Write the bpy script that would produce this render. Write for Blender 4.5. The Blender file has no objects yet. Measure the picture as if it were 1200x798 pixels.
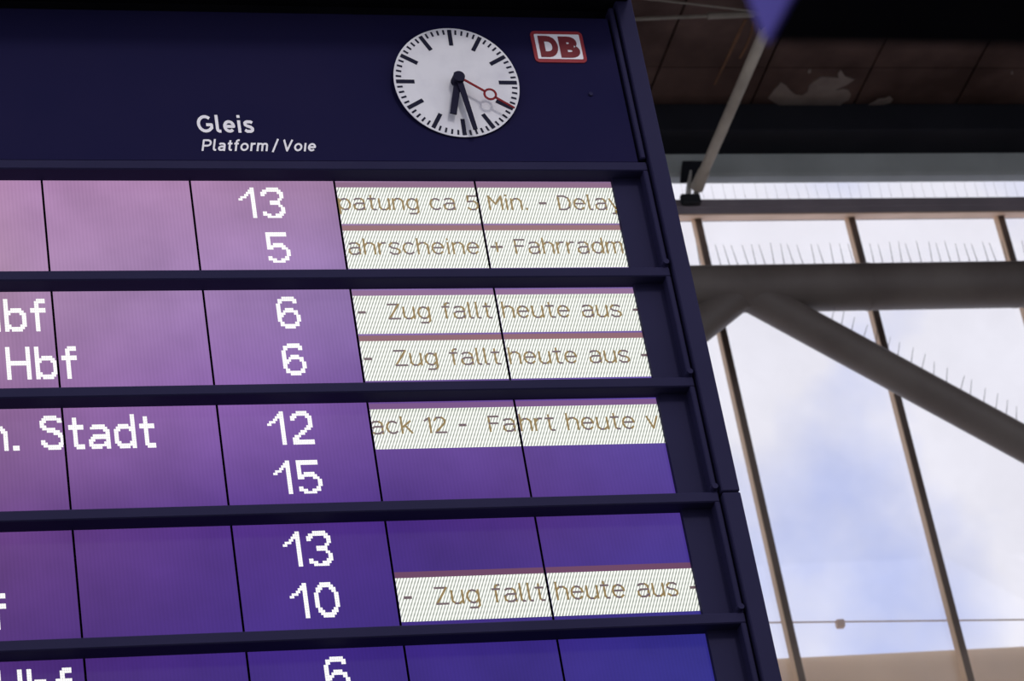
import bpy, math, random
from mathutils import Vector, Matrix
random.seed(7)
scene = bpy.context.scene
col = scene.collection

# ------------------------------------------------------------------ camera
F_PX = 3511.14                                   # focal length in pixels of the 1200 px wide frame
CAM = Vector((-1.26547, -8.96513, 1.58672))
FW = Vector((0.26627821, 0.81359656, 0.51687190))
RT = Vector((0.96382038, -0.21801349, -0.15336360))
UP = Vector((0.01209105, -0.53900905, 0.84221319))
cd = bpy.data.cameras.new('camera')
cam = bpy.data.objects.new('camera', cd); col.objects.link(cam)
cam.matrix_world = Matrix(((RT.x, UP.x, -FW.x, CAM.x), (RT.y, UP.y, -FW.y, CAM.y), (RT.z, UP.z, -FW.z, CAM.z), (0, 0, 0, 1)))
cd.sensor_width = 36.0; cd.lens = F_PX / 1200 * 36; cd.clip_start = 0.1; cd.clip_end = 400
cd.dof.use_dof = True; cd.dof.focus_distance = 10.9; cd.dof.aperture_fstop = 5.8
scene.camera = cam

def ray(px, py): return FW + RT * ((px - 600) / F_PX) + UP * ((399 - py) / F_PX)
def at(px, py, Y=0.0):                           # pixel -> point on the vertical plane y = Y
    d = ray(px, py); return CAM + d * ((Y - CAM.y) / d.y)
def at_z(px, py, z):                             # pixel -> point on the horizontal plane z
    d = ray(px, py); return CAM + d * ((z - CAM.z) / d.z)

# ------------------------------------------------------------------ world, sun, exposure
w = bpy.data.worlds.new('sky'); scene.world = w; w.use_nodes = True
nt = w.node_tree; nt.nodes.clear()
def wn(t): return nt.nodes.new(t)
wo = wn('ShaderNodeOutputWorld'); bg = wn('ShaderNodeBackground'); tc = wn('ShaderNodeTexCoord')
mp = wn('ShaderNodeMapping'); mp.inputs['Location'].default_value = (3.1, 0.45, 1.7)
n1 = wn('ShaderNodeTexNoise'); n1.inputs['Scale'].default_value = 11.0; n1.inputs['Detail'].default_value = 5; n1.inputs['Roughness'].default_value = 0.5
rp = wn('ShaderNodeValToRGB')
rp.color_ramp.elements[0].position = 0.33; rp.color_ramp.elements[0].color = (0.54, 0.60, 0.88, 1)
rp.color_ramp.elements[1].position = 0.55; rp.color_ramp.elements[1].color = (0.90, 0.89, 0.95, 1)
nt.links.new(tc.outputs['Generated'], mp.inputs['Vector']); nt.links.new(mp.outputs['Vector'], n1.inputs['Vector'])
nt.links.new(n1.outputs['Fac'], rp.inputs['Fac']); nt.links.new(rp.outputs['Color'], bg.inputs['Color'])
bg.inputs['Strength'].default_value = 1.1
nt.links.new(bg.outputs['Background'], wo.inputs['Surface'])

sd = bpy.data.lights.new('sun', 'SUN'); sd.energy = 1.0; sd.angle = math.radians(9); sd.color = (1.0, 0.96, 0.92)
sun = bpy.data.objects.new('sun', sd); col.objects.link(sun); sun.location = (6, -14, 22)
sun.rotation_euler = Vector((-0.24, 0.80, -0.56)).to_track_quat('-Z', 'Y').to_euler()

vs = scene.view_settings
vs.view_transform = 'Standard'; vs.look = 'None'; vs.gamma = 1.0; vs.exposure = 0.0; vs.use_curve_mapping = False

# ------------------------------------------------------------------ materials
MATS = {}
def s2l(c):
    c = c / 255.0
    return c / 12.92 if c <= 0.04045 else ((c + 0.055) / 1.055) ** 2.4
def srgb(r, g, b): return (s2l(r), s2l(g), s2l(b), 1.0)
def mat(name, color, rough=0.6, spec=0.3, metal=0.0, noise=None, bump=0.0, emit=None, estr=1.0):
    """noise = (scale, second colour, low, high): soft patches of a second colour of the surface itself"""
    m = bpy.data.materials.new(name); m.use_nodes = True
    t = m.node_tree; b = t.nodes['Principled BSDF']
    b.inputs['Base Color'].default_value = (*color[:3], 1); b.inputs['Roughness'].default_value = rough
    b.inputs['Specular IOR Level'].default_value = spec; b.inputs['Metallic'].default_value = metal
    if emit:
        b.inputs['Emission Color'].default_value = (*emit[:3], 1); b.inputs['Emission Strength'].default_value = estr
    if noise:
        c = t.nodes.new('ShaderNodeTexCoord'); n = t.nodes.new('ShaderNodeTexNoise'); r = t.nodes.new('ShaderNodeValToRGB')
        n.inputs['Scale'].default_value = noise[0]; n.inputs['Detail'].default_value = 6
        r.color_ramp.elements[0].position = noise[2]; r.color_ramp.elements[1].position = noise[3]
        r.color_ramp.elements[0].color = (*color[:3], 1); r.color_ramp.elements[1].color = (*noise[1][:3], 1)
        t.links.new(c.outputs['Object'], n.inputs['Vector']); t.links.new(n.outputs['Fac'], r.inputs['Fac'])
        t.links.new(r.outputs['Color'], b.inputs['Base Color'])
        if bump:
            bp = t.nodes.new('ShaderNodeBump'); bp.inputs['Strength'].default_value = bump
            t.links.new(n.outputs['Fac'], bp.inputs['Height']); t.links.new(bp.outputs['Normal'], b.inputs['Normal'])
    MATS[name] = m
    return m
mat('navy', (0.0105, 0.0098, 0.042), 0.8, 0.03, noise=(2.2, (0.013, 0.0112, 0.044), 0.35, 0.7))
mat('navy_frame', (0.018, 0.0165, 0.050), 0.7, 0.07, noise=(3.0, (0.021, 0.019, 0.055), 0.35, 0.7))
mat('hood_black', (0.004, 0.004, 0.006), 0.9, 0.02, noise=(4, (0.006, 0.006, 0.009), 0.4, 0.7))
mat('joint_black', (0.004, 0.003, 0.006), 0.9, 0.02, noise=(9, (0.006, 0.005, 0.008), 0.4, 0.7))
mat('print_white', (0.82, 0.80, 0.84), 0.6, 0.2, noise=(20, (0.76, 0.74, 0.79), 0.45, 0.7))
mat('dial_white', (0.72, 0.71, 0.75), 0.6, 0.1, noise=(9, (0.63, 0.62, 0.67), 0.45, 0.75))
mat('mark_black', (0.016, 0.016, 0.034), 0.8, 0.04, noise=(15, (0.022, 0.022, 0.04), 0.4, 0.7))
mat('hand_black', (0.013, 0.012, 0.030), 0.7, 0.06, noise=(15, (0.017, 0.016, 0.034), 0.4, 0.7))
mat('second_red', (0.21, 0.014, 0.02), 0.6, 0.1, noise=(15, (0.18, 0.013, 0.02), 0.4, 0.7))
mat('logo_red', (0.27, 0.030, 0.040), 0.6, 0.1, noise=(14, (0.31, 0.045, 0.055), 0.4, 0.7))
mat('logo_letter', (0.17, 0.026, 0.034), 0.6, 0.1, noise=(14, (0.20, 0.035, 0.04), 0.4, 0.7))
mat('brown_soffit', (0.042, 0.025, 0.021), 0.85, 0.05, noise=(1.7, (0.105, 0.066, 0.056), 0.36, 0.70), bump=0.2)
mat('soffit_gap', (0.008, 0.006, 0.005), 0.9, 0.05, noise=(3, (0.011, 0.008, 0.007), 0.4, 0.7))
mat('dark_beam', (0.026, 0.027, 0.031), 0.8, 0.1, noise=(2, (0.028, 0.030, 0.034), 0.4, 0.7))
mat('darker_beam', (0.020, 0.021, 0.027), 0.8, 0.08, noise=(2, (0.016, 0.017, 0.022), 0.4, 0.7))
mat('green_grey', (0.50, 0.54, 0.52), 0.5, 0.35, noise=(1.4, (0.38, 0.41, 0.39), 0.4, 0.7))
mat('transom_paint', (0.30, 0.26, 0.28), 0.5, 0.3, noise=(2.5, (0.24, 0.21, 0.23), 0.4, 0.7))
mat('beige_paint', (0.78, 0.56, 0.40), 0.55, 0.2, noise=(3, (0.68, 0.48, 0.33), 0.4, 0.7))
mat('mullion_paint', (0.74, 0.54, 0.36), 0.5, 0.2, noise=(3, (0.64, 0.46, 0.30), 0.4, 0.7))
mat('bar_front_shade', (0.16, 0.125, 0.105), 0.6, 0.2, noise=(3, (0.13, 0.10, 0.084), 0.4, 0.7))
mat('bare_board', (0.20, 0.165, 0.145), 0.9, 0.05, noise=(5, (0.15, 0.12, 0.105), 0.4, 0.7))
mat('rust_run', (0.16, 0.085, 0.05), 0.9, 0.05, noise=(6, (0.11, 0.06, 0.04), 0.4, 0.7))
mat('pipe_paint', (0.165, 0.142, 0.125), 0.5, 0.3, noise=(1.6, (0.125, 0.104, 0.092), 0.42, 0.68))
mat('strut_paint', (0.46, 0.41, 0.33), 0.5, 0.3, noise=(4, (0.34, 0.30, 0.245), 0.4, 0.7))
mat('rod_paint', (0.22, 0.195, 0.16), 0.6, 0.15, noise=(4, (0.16, 0.14, 0.115), 0.4, 0.7))
mat('bracket_white', (0.55, 0.53, 0.48), 0.5, 0.3, noise=(6, (0.42, 0.40, 0.36), 0.4, 0.7))
mat('spike_steel', (0.10, 0.10, 0.12), 0.4, 0.5, 0.6, noise=(20, (0.14, 0.14, 0.16), 0.4, 0.7))
mat('ledge_stone', (0.94, 0.69, 0.44), 0.8, 0.1, noise=(1.2, (0.84, 0.60, 0.37), 0.38, 0.7), bump=0.15)
mat('sign_blue', (0.085, 0.066, 0.34), 0.6, 0.12, noise=(9, (0.075, 0.058, 0.31), 0.4, 0.7))
mat('floor_stone', (0.15, 0.145, 0.14), 0.7, 0.2, noise=(0.6, (0.11, 0.105, 0.10), 0.4, 0.65))
mat('wall_stone', (0.24, 0.215, 0.19), 0.85, 0.15, noise=(0.5, (0.19, 0.17, 0.15), 0.4, 0.65))

def glass_mat():
    m = bpy.data.materials.new('pane_glass'); m.use_nodes = True; t = m.node_tree; t.nodes.clear()
    o = t.nodes.new('ShaderNodeOutputMaterial'); a = t.nodes.new('ShaderNodeBsdfTransparent'); g = t.nodes.new('ShaderNodeBsdfGlossy')
    d = t.nodes.new('ShaderNodeBsdfDiffuse'); d.inputs['Color'].default_value = (0.75, 0.75, 0.78, 1)
    x1 = t.nodes.new('ShaderNodeMixShader'); x2 = t.nodes.new('ShaderNodeMixShader')
    a.inputs['Color'].default_value = (0.965, 0.965, 0.985, 1); g.inputs['Roughness'].default_value = 0.02
    c = t.nodes.new('ShaderNodeTexCoord'); n = t.nodes.new('ShaderNodeTexNoise'); mr = t.nodes.new('ShaderNodeMapRange')
    n.inputs['Scale'].default_value = 1.3; n.inputs['Detail'].default_value = 7
    mr.inputs['From Min'].default_value = 0.35; mr.inputs['From Max'].default_value = 0.75; mr.inputs['To Min'].default_value = 0.01; mr.inputs['To Max'].default_value = 0.07
    t.links.new(c.outputs['Object'], n.inputs['Vector']); t.links.new(n.outputs['Fac'], mr.inputs['Value'])
    t.links.new(mr.outputs['Result'], x1.inputs['Fac']); t.links.new(a.outputs[0], x1.inputs[1]); t.links.new(d.outputs[0], x1.inputs[2])
    x2.inputs['Fac'].default_value = 0.03
    t.links.new(x1.outputs[0], x2.inputs[1]); t.links.new(g.outputs[0], x2.inputs[2]); t.links.new(x2.outputs[0], o.inputs['Surface'])
    MATS['pane_glass'] = m
glass_mat()

def screen_mat():                                # a blue liquid crystal tile with mottled glow; pink-to-blue viewing-angle sheen painted into the corner tints
    m = bpy.data.materials.new('lcd_tile'); m.use_nodes = True; t = m.node_tree; b = t.nodes['Principled BSDF']
    b.inputs['Base Color'].default_value = (0.006, 0.004, 0.012, 1); b.inputs['Roughness'].default_value = 0.5; b.inputs['Specular IOR Level'].default_value = 0.05
    at_ = t.nodes.new('ShaderNodeAttribute'); at_.attribute_name = 'painted_sheen'
    c = t.nodes.new('ShaderNodeTexCoord'); n = t.nodes.new('ShaderNodeTexNoise'); mr = t.nodes.new('ShaderNodeMapRange'); mx = t.nodes.new('ShaderNodeMix'); mx.data_type = 'RGBA'; mx.blend_type = 'MULTIPLY'
    n.inputs['Scale'].default_value = 3.5; n.inputs['Detail'].default_value = 3
    mr.inputs['From Min'].default_value = 0.3; mr.inputs['From Max'].default_value = 0.7; mr.inputs['To Min'].default_value = 0.84; mr.inputs['To Max'].default_value = 1.06
    sx = t.nodes.new('ShaderNodeSeparateXYZ'); ml = t.nodes.new('ShaderNodeMath'); ml.operation = 'MULTIPLY'; ml.inputs[1].default_value = 2 * math.pi / 0.0135
    sn = t.nodes.new('ShaderNodeMath'); sn.operation = 'SINE'; m2 = t.nodes.new('ShaderNodeMath'); m2.operation = 'MULTIPLY_ADD'; m2.inputs[1].default_value = 0.035
    t.links.new(c.outputs['Object'], n.inputs['Vector']); t.links.new(n.outputs['Fac'], mr.inputs['Value'])
    t.links.new(c.outputs['Object'], sx.inputs[0]); t.links.new(sx.outputs['X'], ml.inputs[0]); t.links.new(ml.outputs[0], sn.inputs[0])
    t.links.new(sn.outputs[0], m2.inputs[0]); t.links.new(mr.outputs['Result'], m2.inputs[2])
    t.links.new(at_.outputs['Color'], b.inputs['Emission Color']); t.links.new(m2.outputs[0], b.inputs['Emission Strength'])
    MATS['lcd_tile'] = m
screen_mat()

def ticker_mat():                                # lit pixel field: white dots with grey slanted lines between the pixel columns
    m = bpy.data.materials.new('lcd_ticker'); m.use_nodes = True; t = m.node_tree; b = t.nodes['Principled BSDF']
    b.inputs['Base Color'].default_value = (0.02, 0.02, 0.03, 1); b.inputs['Roughness'].default_value = 0.4; b.inputs['Specular IOR Level'].default_value = 0.2
    c = t.nodes.new('ShaderNodeTexCoord'); sx = t.nodes.new('ShaderNodeSeparateXYZ')
    k = t.nodes.new('ShaderNodeMath'); k.operation = 'MULTIPLY_ADD'; k.inputs[1].default_value = -0.42
    ml = t.nodes.new('ShaderNodeMath'); ml.operation = 'MULTIPLY'; ml.inputs[1].default_value = 2 * math.pi / 0.0112
    sn = t.nodes.new('ShaderNodeMath'); sn.operation = 'SINE'
    mz = t.nodes.new('ShaderNodeMath'); mz.operation = 'MULTIPLY'; mz.inputs[1].default_value = 2 * math.pi / 0.021
    cz = t.nodes.new('ShaderNodeMath'); cz.operation = 'SINE'
    ad = t.nodes.new('ShaderNodeMath'); ad.operation = 'MULTIPLY_ADD'; ad.inputs[1].default_value = 0.18
    r = t.nodes.new('ShaderNodeValToRGB'); r.color_ramp.elements[0].position = 0.05; r.color_ramp.elements[1].position = 0.62
    r.color_ramp.elements[0].color = (0.25, 0.275, 0.235, 1); r.color_ramp.elements[1].color = (0.97, 1.0, 0.92, 1)
    mr = t.nodes.new('ShaderNodeMapRange'); mr.inputs['From Min'].default_value = -1; mr.inputs['From Max'].default_value = 1
    t.links.new(c.outputs['Object'], sx.inputs[0])
    t.links.new(sx.outputs['Z'], k.inputs[0]); t.links.new(sx.outputs['X'], k.inputs[2])
    t.links.new(k.outputs[0], ml.inputs[0]); t.links.new(ml.outputs[0], sn.inputs[0])
    t.links.new(sx.outputs['Z'], mz.inputs[0]); t.links.new(mz.outputs[0], cz.inputs[0])
    t.links.new(cz.outputs[0], ad.inputs[0]); t.links.new(sn.outputs[0], ad.inputs[2])
    t.links.new(ad.outputs[0], mr.inputs['Value']); t.links.new(mr.outputs['Result'], r.inputs['Fac'])
    t.links.new(r.outputs['Color'], b.inputs['Emission Color']); b.inputs['Emission Strength'].default_value = 1.0
    MATS['lcd_ticker'] = m
ticker_mat()
mat('lcd_white', (0.02, 0.02, 0.02), 0.4, 0.2, emit=(1.0, 1.0, 0.98), estr=1.0)
mat('lcd_ochre', (0.02, 0.02, 0.02), 0.4, 0.2, emit=srgb(132, 106, 48), estr=1.0)
mat('lcd_plum', (0.02, 0.02, 0.02), 0.4, 0.2, emit=srgb(92, 70, 78), estr=1.0)
GHOST = {(0, 0): (143, 110, 138), (0, 1): (150, 112, 118), (1, 0): (146, 112, 150), (1, 1): (142, 102, 112), (2, 0): (124, 88, 138), (3, 1): (106, 66, 98)}
for (r_, l_), c_ in GHOST.items(): mat('lcd_ghost_%d%d' % (r_, l_), (0.01, 0.01, 0.01), 0.5, 0.05, emit=srgb(*c_))

# ------------------------------------------------------------------ mesh helpers
def tag(o, label=None, cat=None, group=None, kind=None):
    if label: o['label'] = label
    if cat: o['category'] = cat
    if group: o['group'] = group
    if kind: o['kind'] = kind
    return o
def root(name, loc, rotz=0.0, **k):
    o = bpy.data.objects.new(name, None); col.objects.link(o); o.location = loc; o.rotation_euler = (0, 0, rotz); o.empty_display_size = 0.1
    return tag(o, **k)
class MB:
    def __init__(s, off=(0, 0, 0)): s.v = []; s.f = []; s.mi = []; s.off = Vector(off); s.smooth = set()
    def add(s, vs_, fs, mi=0, smooth=False):
        n = len(s.v); s.v += [tuple(Vector(p) - s.off) for p in vs_]
        for f in fs:
            if smooth: s.smooth.add(len(s.f))
            s.f.append(tuple(i + n for i in f)); s.mi.append(mi)
        return s
    def box(s, a, b, mi=0):
        x0, y0, z0 = [min(p, q) for p, q in zip(a, b)]; x1, y1, z1 = [max(p, q) for p, q in zip(a, b)]
        return s.add([(x0, y0, z0), (x1, y0, z0), (x1, y1, z0), (x0, y1, z0), (x0, y0, z1), (x1, y0, z1), (x1, y1, z1), (x0, y1, z1)],
                     [(0, 3, 2, 1), (4, 5, 6, 7), (0, 1, 5, 4), (1, 2, 6, 5), (2, 3, 7, 6), (3, 0, 4, 7)], mi)
    def cbox(s, a, b, c=0.004, mi=0):            # box with chamfered edges
        x0, y0, z0 = [min(p, q) for p, q in zip(a, b)]; x1, y1, z1 = [max(p, q) for p, q in zip(a, b)]
        c = min(c, (x1 - x0) * .4, (y1 - y0) * .4, (z1 - z0) * .4)
        P = [(x0, x1), (y0, y1), (z0, z1)]; vs_ = []; ix = {}
        for sx_ in (0, 1):
            for sy_ in (0, 1):
                for sz_ in (0, 1):
                    sg = (sx_, sy_, sz_)
                    for ax in range(3):
                        p = []
                        for k in range(3):
                            q = P[k][sg[k]]
                            if k != ax: q += c if sg[k] == 0 else -c
                            p.append(q)
                        ix[(sg, ax)] = len(vs_); vs_.append(tuple(p))
        fs = []
        for ax in range(3):
            o1, o2 = [k for k in range(3) if k != ax]
            for sd_ in (0, 1):
                def g(a_, b_):
                    t_ = [0, 0, 0]; t_[ax] = sd_; t_[o1] = a_; t_[o2] = b_; return ix[(tuple(t_), ax)]
                fs.append((g(0, 0), g(1, 0), g(1, 1), g(0, 1)))
        for ax in range(3):                      # edge chamfers along axis ax
            o1, o2 = [k for k in range(3) if k != ax]
            for a_ in (0, 1):
                for b_ in (0, 1):
                    def h(e, side):
                        t_ = [0, 0, 0]; t_[ax] = e; t_[o1] = a_; t_[o2] = b_; return ix[(tuple(t_), side)]
                    fs.append((h(0, o1), h(1, o1), h(1, o2), h(0, o2)))
        for sg in [(i, j, k) for i in (0, 1) for j in (0, 1) for k in (0, 1)]: fs.append((ix[(sg, 0)], ix[(sg, 1)], ix[(sg, 2)]))
        return s.add(vs_, fs, mi)
    def tube(s, a, b, r, r2=None, n=16, caps=True, mi=0):
        a = Vector(a); b = Vector(b); d = (b - a).normalized(); r2 = r if r2 is None else r2
        t = Vector((0, 0, 1)) if abs(d.z) < .9 else Vector((1, 0, 0)); e1 = d.cross(t).normalized(); e2 = d.cross(e1)
        vs_ = []
        for c_, rr in ((a, r), (b, r2)):
            for i in range(n):
                th = 2 * math.pi * i / n; vs_.append(c_ + e1 * (rr * math.cos(th)) + e2 * (rr * math.sin(th)))
        s.add(vs_, [(i, (i + 1) % n, n + (i + 1) % n, n + i) for i in range(n)], mi, smooth=True)
        if caps: s.add(vs_, [tuple(range(n))[::-1], tuple(range(n, 2 * n))], mi)
        return s
    def prism(s, poly, ya, yb, mi=0):            # polygon in x,z extruded along y
        n = len(poly); vs_ = [(x, ya, z) for x, z in poly] + [(x, yb, z) for x, z in poly]
        return s.add(vs_, [tuple(range(n)), tuple(range(n, 2 * n))[::-1]] + [(i, n + i, n + (i + 1) % n, (i + 1) % n) for i in range(n)], mi)
    def ring(s, cx, cz, r0, r1, ya, yb, n=48, mi=0):
        vs_ = []
        for r, y in ((r0, ya), (r1, ya), (r1, yb), (r0, yb)):
            for i in range(n): th = 2 * math.pi * i / n; vs_.append((cx + r * math.cos(th), y, cz + r * math.sin(th)))
        fs = []
        for k in range(4):
            q = (k + 1) % 4
            fs += [(k * n + i, k * n + (i + 1) % n, q * n + (i + 1) % n, q * n + i) for i in range(n)]
        return s.add(vs_, fs, mi)
    def quad(s, x0, x1, z0, z1, y, mi=0): return s.add([(x0, y, z0), (x1, y, z0), (x1, y, z1), (x0, y, z1)], [(0, 1, 2, 3)], mi)
    def mesh(s, name, mats):
        me = bpy.data.meshes.new(name); me.from_pydata(s.v, [], s.f); me.update()
        for m in ([mats] if isinstance(mats, str) else mats): me.materials.append(MATS[m])
        for i, p in enumerate(me.polygons): p.material_index = s.mi[i]; p.use_smooth = i in s.smooth
        import bmesh
        bm = bmesh.new(); bm.from_mesh(me); bmesh.ops.recalc_face_normals(bm, faces=bm.faces) if len(s.f) > 1 else None
        bm.to_mesh(me); bm.free()
        return me
    def build(s, name, mats, parent=None, label=None):
        o = bpy.data.objects.new(name, s.mesh(name, mats)); col.objects.link(o); o.parent = parent
        if label: o['label'] = label
        return o
def place(name, me, parent, loc=(0, 0, 0), rot=(0, 0, 0)):
    o = bpy.data.objects.new(name, me); col.objects.link(o); o.parent = parent; o.location = loc; o.rotation_euler = rot
    return o

# ------------------------------------------------------------------ hall shell
HALL_W = 14.0
tag(MB().box((-14, -24, -0.3), (18, 9.6, 0)).build('floor', 'floor_stone'), kind='structure')
tag(MB().box((-14, -24.4, 0), (18, -24, 11)).build('wall_rear', 'wall_stone'), kind='structure')  # unseen rear wall, added to keep the hall side darker

# facade frame: u along the glass wall, o = offset from the glass (negative towards the hall)
FA = math.radians(-0.8); FO = Vector((4.0, 9.0, 0)); FEX = Vector((math.cos(FA), math.sin(FA), 0)); FN = Vector((-math.sin(FA), math.cos(FA), 0))
def fac(px, py, off=0.0):
    d = ray(px, py); q = CAM + d * ((FN.dot(FO - CAM) + off) / FN.dot(d)); return (q - FO).dot(FEX), q.z
def fw(u, off, z): return FO + FEX * u + FN * off + Vector((0, 0, z))
def froot(name, u, off, z, **k): return root(name, fw(u, off, z), FA, **k)
U0, U1 = -9.0, 9.0

HALL_U = 8.8
Z_SILL = fac(1000, 767, 0.25)[1]
def off_at(py, z):                                # offset at which height z shows at pixel row py
    d = ray(1000, py); q = CAM + d * ((z - CAM.z) / d.z); return (q - FO).dot(FN)
z_low = 4.5
wb = froot('wall_back', 0, 0, 0, kind='structure')
MB().box((U0, -0.15, 0), (U1, 0.2, z_low)).build('wall_panel', 'wall_stone', wb)

# stepped dark fascia under the soffit, head beam, transom
zd2 = fac(1000, 123, -0.58)[1]; zd1 = fac(1000, 152, -0.58)[1]
d1 = froot('trim_3', 0, 0, 0, kind='structure')
HBO = off_at(180, zd1)
MB().cbox((U0, -0.58, zd1), (U1, HBO + 0.01, zd2 + 0.2), 0.008).build('fascia', 'darker_beam', d1)
hb = froot('trim_2', 0, 0, 0, kind='structure')
zh = fac(1000, 204, HBO)[1]; HB2 = off_at(215.5, zh)
MB().cbox((U0, HBO, zh), (U1, HB2, zd1 + 0.08), 0.02).build('head_beam', 'green_grey', hb)
TF = HBO + 0.02                                   # front of the transom
Z_TT = fac(1000, 231.2, TF)[1]; Z_TL = fac(1000, 250.5, TF)[1]
tr = froot('trim_1', 0, 0, 0, kind='structure')
zt_mid = fac(1000, 242, TF)[1]
MB().cbox((U0, TF, zt_mid), (U1, TF + 0.06, Z_TT), 0.012).build('upper_rail', 'transom_paint', tr)
zB = fac(1000, 257, 0)[1]
def section(sec, name, m, parent):
    q = MB(); n = len(sec)
    q.add([(U0, a, b) for a, b in sec] + [(U1, a, b) for a, b in sec], [tuple(range(n)), tuple(range(n, 2 * n))] + [(i, (i + 1) % n, n + (i + 1) % n, n + i) for i in range(n)])
    return q.build(name, m, parent)
MB().box((U0, TF + 0.05, zB + 0.005), (U1, 0.02, Z_TT - 0.003)).build('top_board', 'transom_paint', tr)
sl_ = (zB - Z_TL) / (-TF)
section([(TF + 0.008, zt_mid + 0.002), (TF + 0.008, Z_TL + 0.01), (TF + 0.06, Z_TL + 0.01 + sl_ * 0.06), (TF + 0.06, max(zt_mid, Z_TL + 0.02 + sl_ * 0.06))], 'lower_rail', 'transom_paint', tr)
section([(TF, Z_TL + 0.012), (TF, Z_TL), (0, zB), (0, zB + 0.013)], 'drip_edge', 'beige_paint', tr)

# glazing: one pane per bay, glazing bars whose backlit fronts are painted darker
us = [fac(821, 284, -0.05)[0], fac(1004.5, 282, -0.05)[0], fac(1177, 280, -0.05)[0]]
PIT = (us[2] - us[0]) / 2
win = froot('window_1', 0, 0, 0, kind='structure')
for i in range(-3, 6):
    u = us[0] + i * PIT
    mu = MB().cbox((u - 0.022, -0.085, z_low), (u + 0.034, -0.006, zB - 0.002), 0.004).build('mullion', 'mullion_paint', win)
    MB().cbox((u - 0.017, -0.091, z_low), (u + 0.034, -0.083, zB - 0.002), 0.003).build('shaded_front', 'bar_front_shade', mu)
    MB().box((u + 0.0, -0.006, z_low), (u + PIT, 0.006, zB + 0.005)).build('pane', 'pane_glass', win)
    MB().box((u + 0.0, -0.006, Z_TT), (u + PIT, 0.006, Z_TT + 0.6)).build('pane', 'pane_glass', win)

# soffit of brown boards
Z_SOF = zd2
ce = froot('ceiling', 0, 0, 0, kind='structure')
def sof(px, py, z=None):
    q = at_z(px, py, Z_SOF if z is None else z) - FO; return q.dot(FEX), q.dot(FN)
sA = sof(767, 95)[0]; sB = sof(1135, 95)[0]; SW = (sB - sA) / 3
v_mid = sof(1000, 80)[1]
vrows = [-0.58] + [v_mid - 1.05 * i for i in range(6)]  # rows past the visible strip added to shade the truss from the sun
MB().box((U0, vrows[-1], Z_SOF + 0.035), (U1, -0.3, Z_SOF + 0.25)).build('roof_deck', 'soffit_gap', ce)
for k in range(-9, 9):
    a = sA + k * SW; b = a + SW
    if a < U0 or b > U1: continue
    for j in range(6):
        dz = random.uniform(0, 0.005)
        MB().cbox((a + 0.008, vrows[j] - 0.002, Z_SOF + dz), (b - 0.008, vrows[j + 1] + 0.002, Z_SOF + 0.04 + dz), 0.006).build('ceiling_panel', 'brown_soffit', ce)
def patch(pts, name, m):
    P = [sof(900 + x / 3.99, 40 + y / 3.99) for x, y in pts]; n = len(P)
    MB().add([(x, y, Z_SOF - 0.003) for x, y in P] + [(x, y, Z_SOF + 0.006) for x, y in P], [tuple(range(n)), tuple(range(n, 2 * n))] + [(i, (i + 1) % n, n + (i + 1) % n, n + i) for i in range(n)]).build(name, m, ce)
patch([(0, 300), (28, 262), (60, 225), (84, 240), (100, 260), (130, 285), (160, 288), (185, 270), (192, 240), (212, 222), (250, 200), (330, 205), (326, 186), (340, 168), (360, 197), (405, 212), (362, 240), (310, 262), (352, 256), (375, 262), (388, 282), (378, 306), (350, 320), (336, 336), (260, 338), (200, 345), (120, 336), (60, 338)], 'bare_patch', 'bare_board')
patch([(470, 332), (492, 318), (520, 303), (548, 300), (570, 290), (584, 306), (570, 322), (540, 330)], 'bare_patch', 'bare_board')
patch([(186, 180), (192, 166), (202, 164), (198, 182)], 'bare_patch', 'bare_board')
patch([(1136, 186), (1138, 174), (1146, 176), (1144, 188)], 'bare_patch', 'bare_board')
patch([(-110, -70), (-150, 10), (-196, 110), (-256, 236), (-246, 236), (-186, 118), (-138, 20), (-100, -66)], 'rust_run', 'rust_run')
patch([(-72, -60), (-84, 0), (-108, 60), (-136, 112), (-128, 114), (-98, 62), (-74, 6), (-62, -58)], 'rust_run', 'rust_run')
tr4 = froot('trim_4', 0, 0, 0, kind='structure')
MB().cbox((U0, vrows[-1] - 0.25, Z_SOF - 0.25), (U1, vrows[-1], Z_SOF + 0.3), 0.01).build('edge_beam', 'dark_beam', tr4)
for sgn, nm in ((U0, 'wall_left'), (U1, 'wall_right')):
    o = MB().box((sgn - 0.2, -6.9, 0), (sgn + 0.2, 1.3, Z_SOF + 0.3)).build(nm, 'wall_stone'); o.location = FO; o.rotation_euler.z = FA; tag(o, kind='structure')

# ledge of the neighbouring building outside the glass, cable in front of it
LR = 0.42; LO = 0.40 + LR
zl_ = fac(1000, 767, LO - LR * 0.55)[1]
led = froot('stone_ledge', 0, LO, zl_ - LR * 0.85 - 0.5, label='beige rounded stone ledge running outside the foot of the tall glass panes', cat='ledge')
lo_ = (0, LO, zl_ - LR * 0.85 - 0.5)
MB(lo_).tube((-8.75, LO, zl_ - LR * 0.85), (8.75, LO, zl_ - LR * 0.85), LR, n=48).build('ledge_roll', 'ledge_stone', led)
MB(lo_).cbox((-8.75, LO - LR + 0.03, zl_ - LR * 0.85 - 0.5), (8.75, LO + LR - 0.03, zl_ - LR * 0.85 - 0.1), 0.02).build('ledge_block', 'ledge_stone', led)
CO = 0.06
ca = fac(860, 730, CO); cb = fac(1260, 725.5, CO)
ua, ub = us[0] - PIT, us[0] + 4 * PIT
def cz_(u): return ca[1] + (cb[1] - ca[1]) * (u - ca[0]) / (cb[0] - ca[0])
cr = froot('outdoor_cable', us[0], CO, cz_(us[0]), label='thin grey cable strung level across the lower glass panes', cat='cable')
c_off = (us[0], CO, cz_(us[0]))
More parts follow.
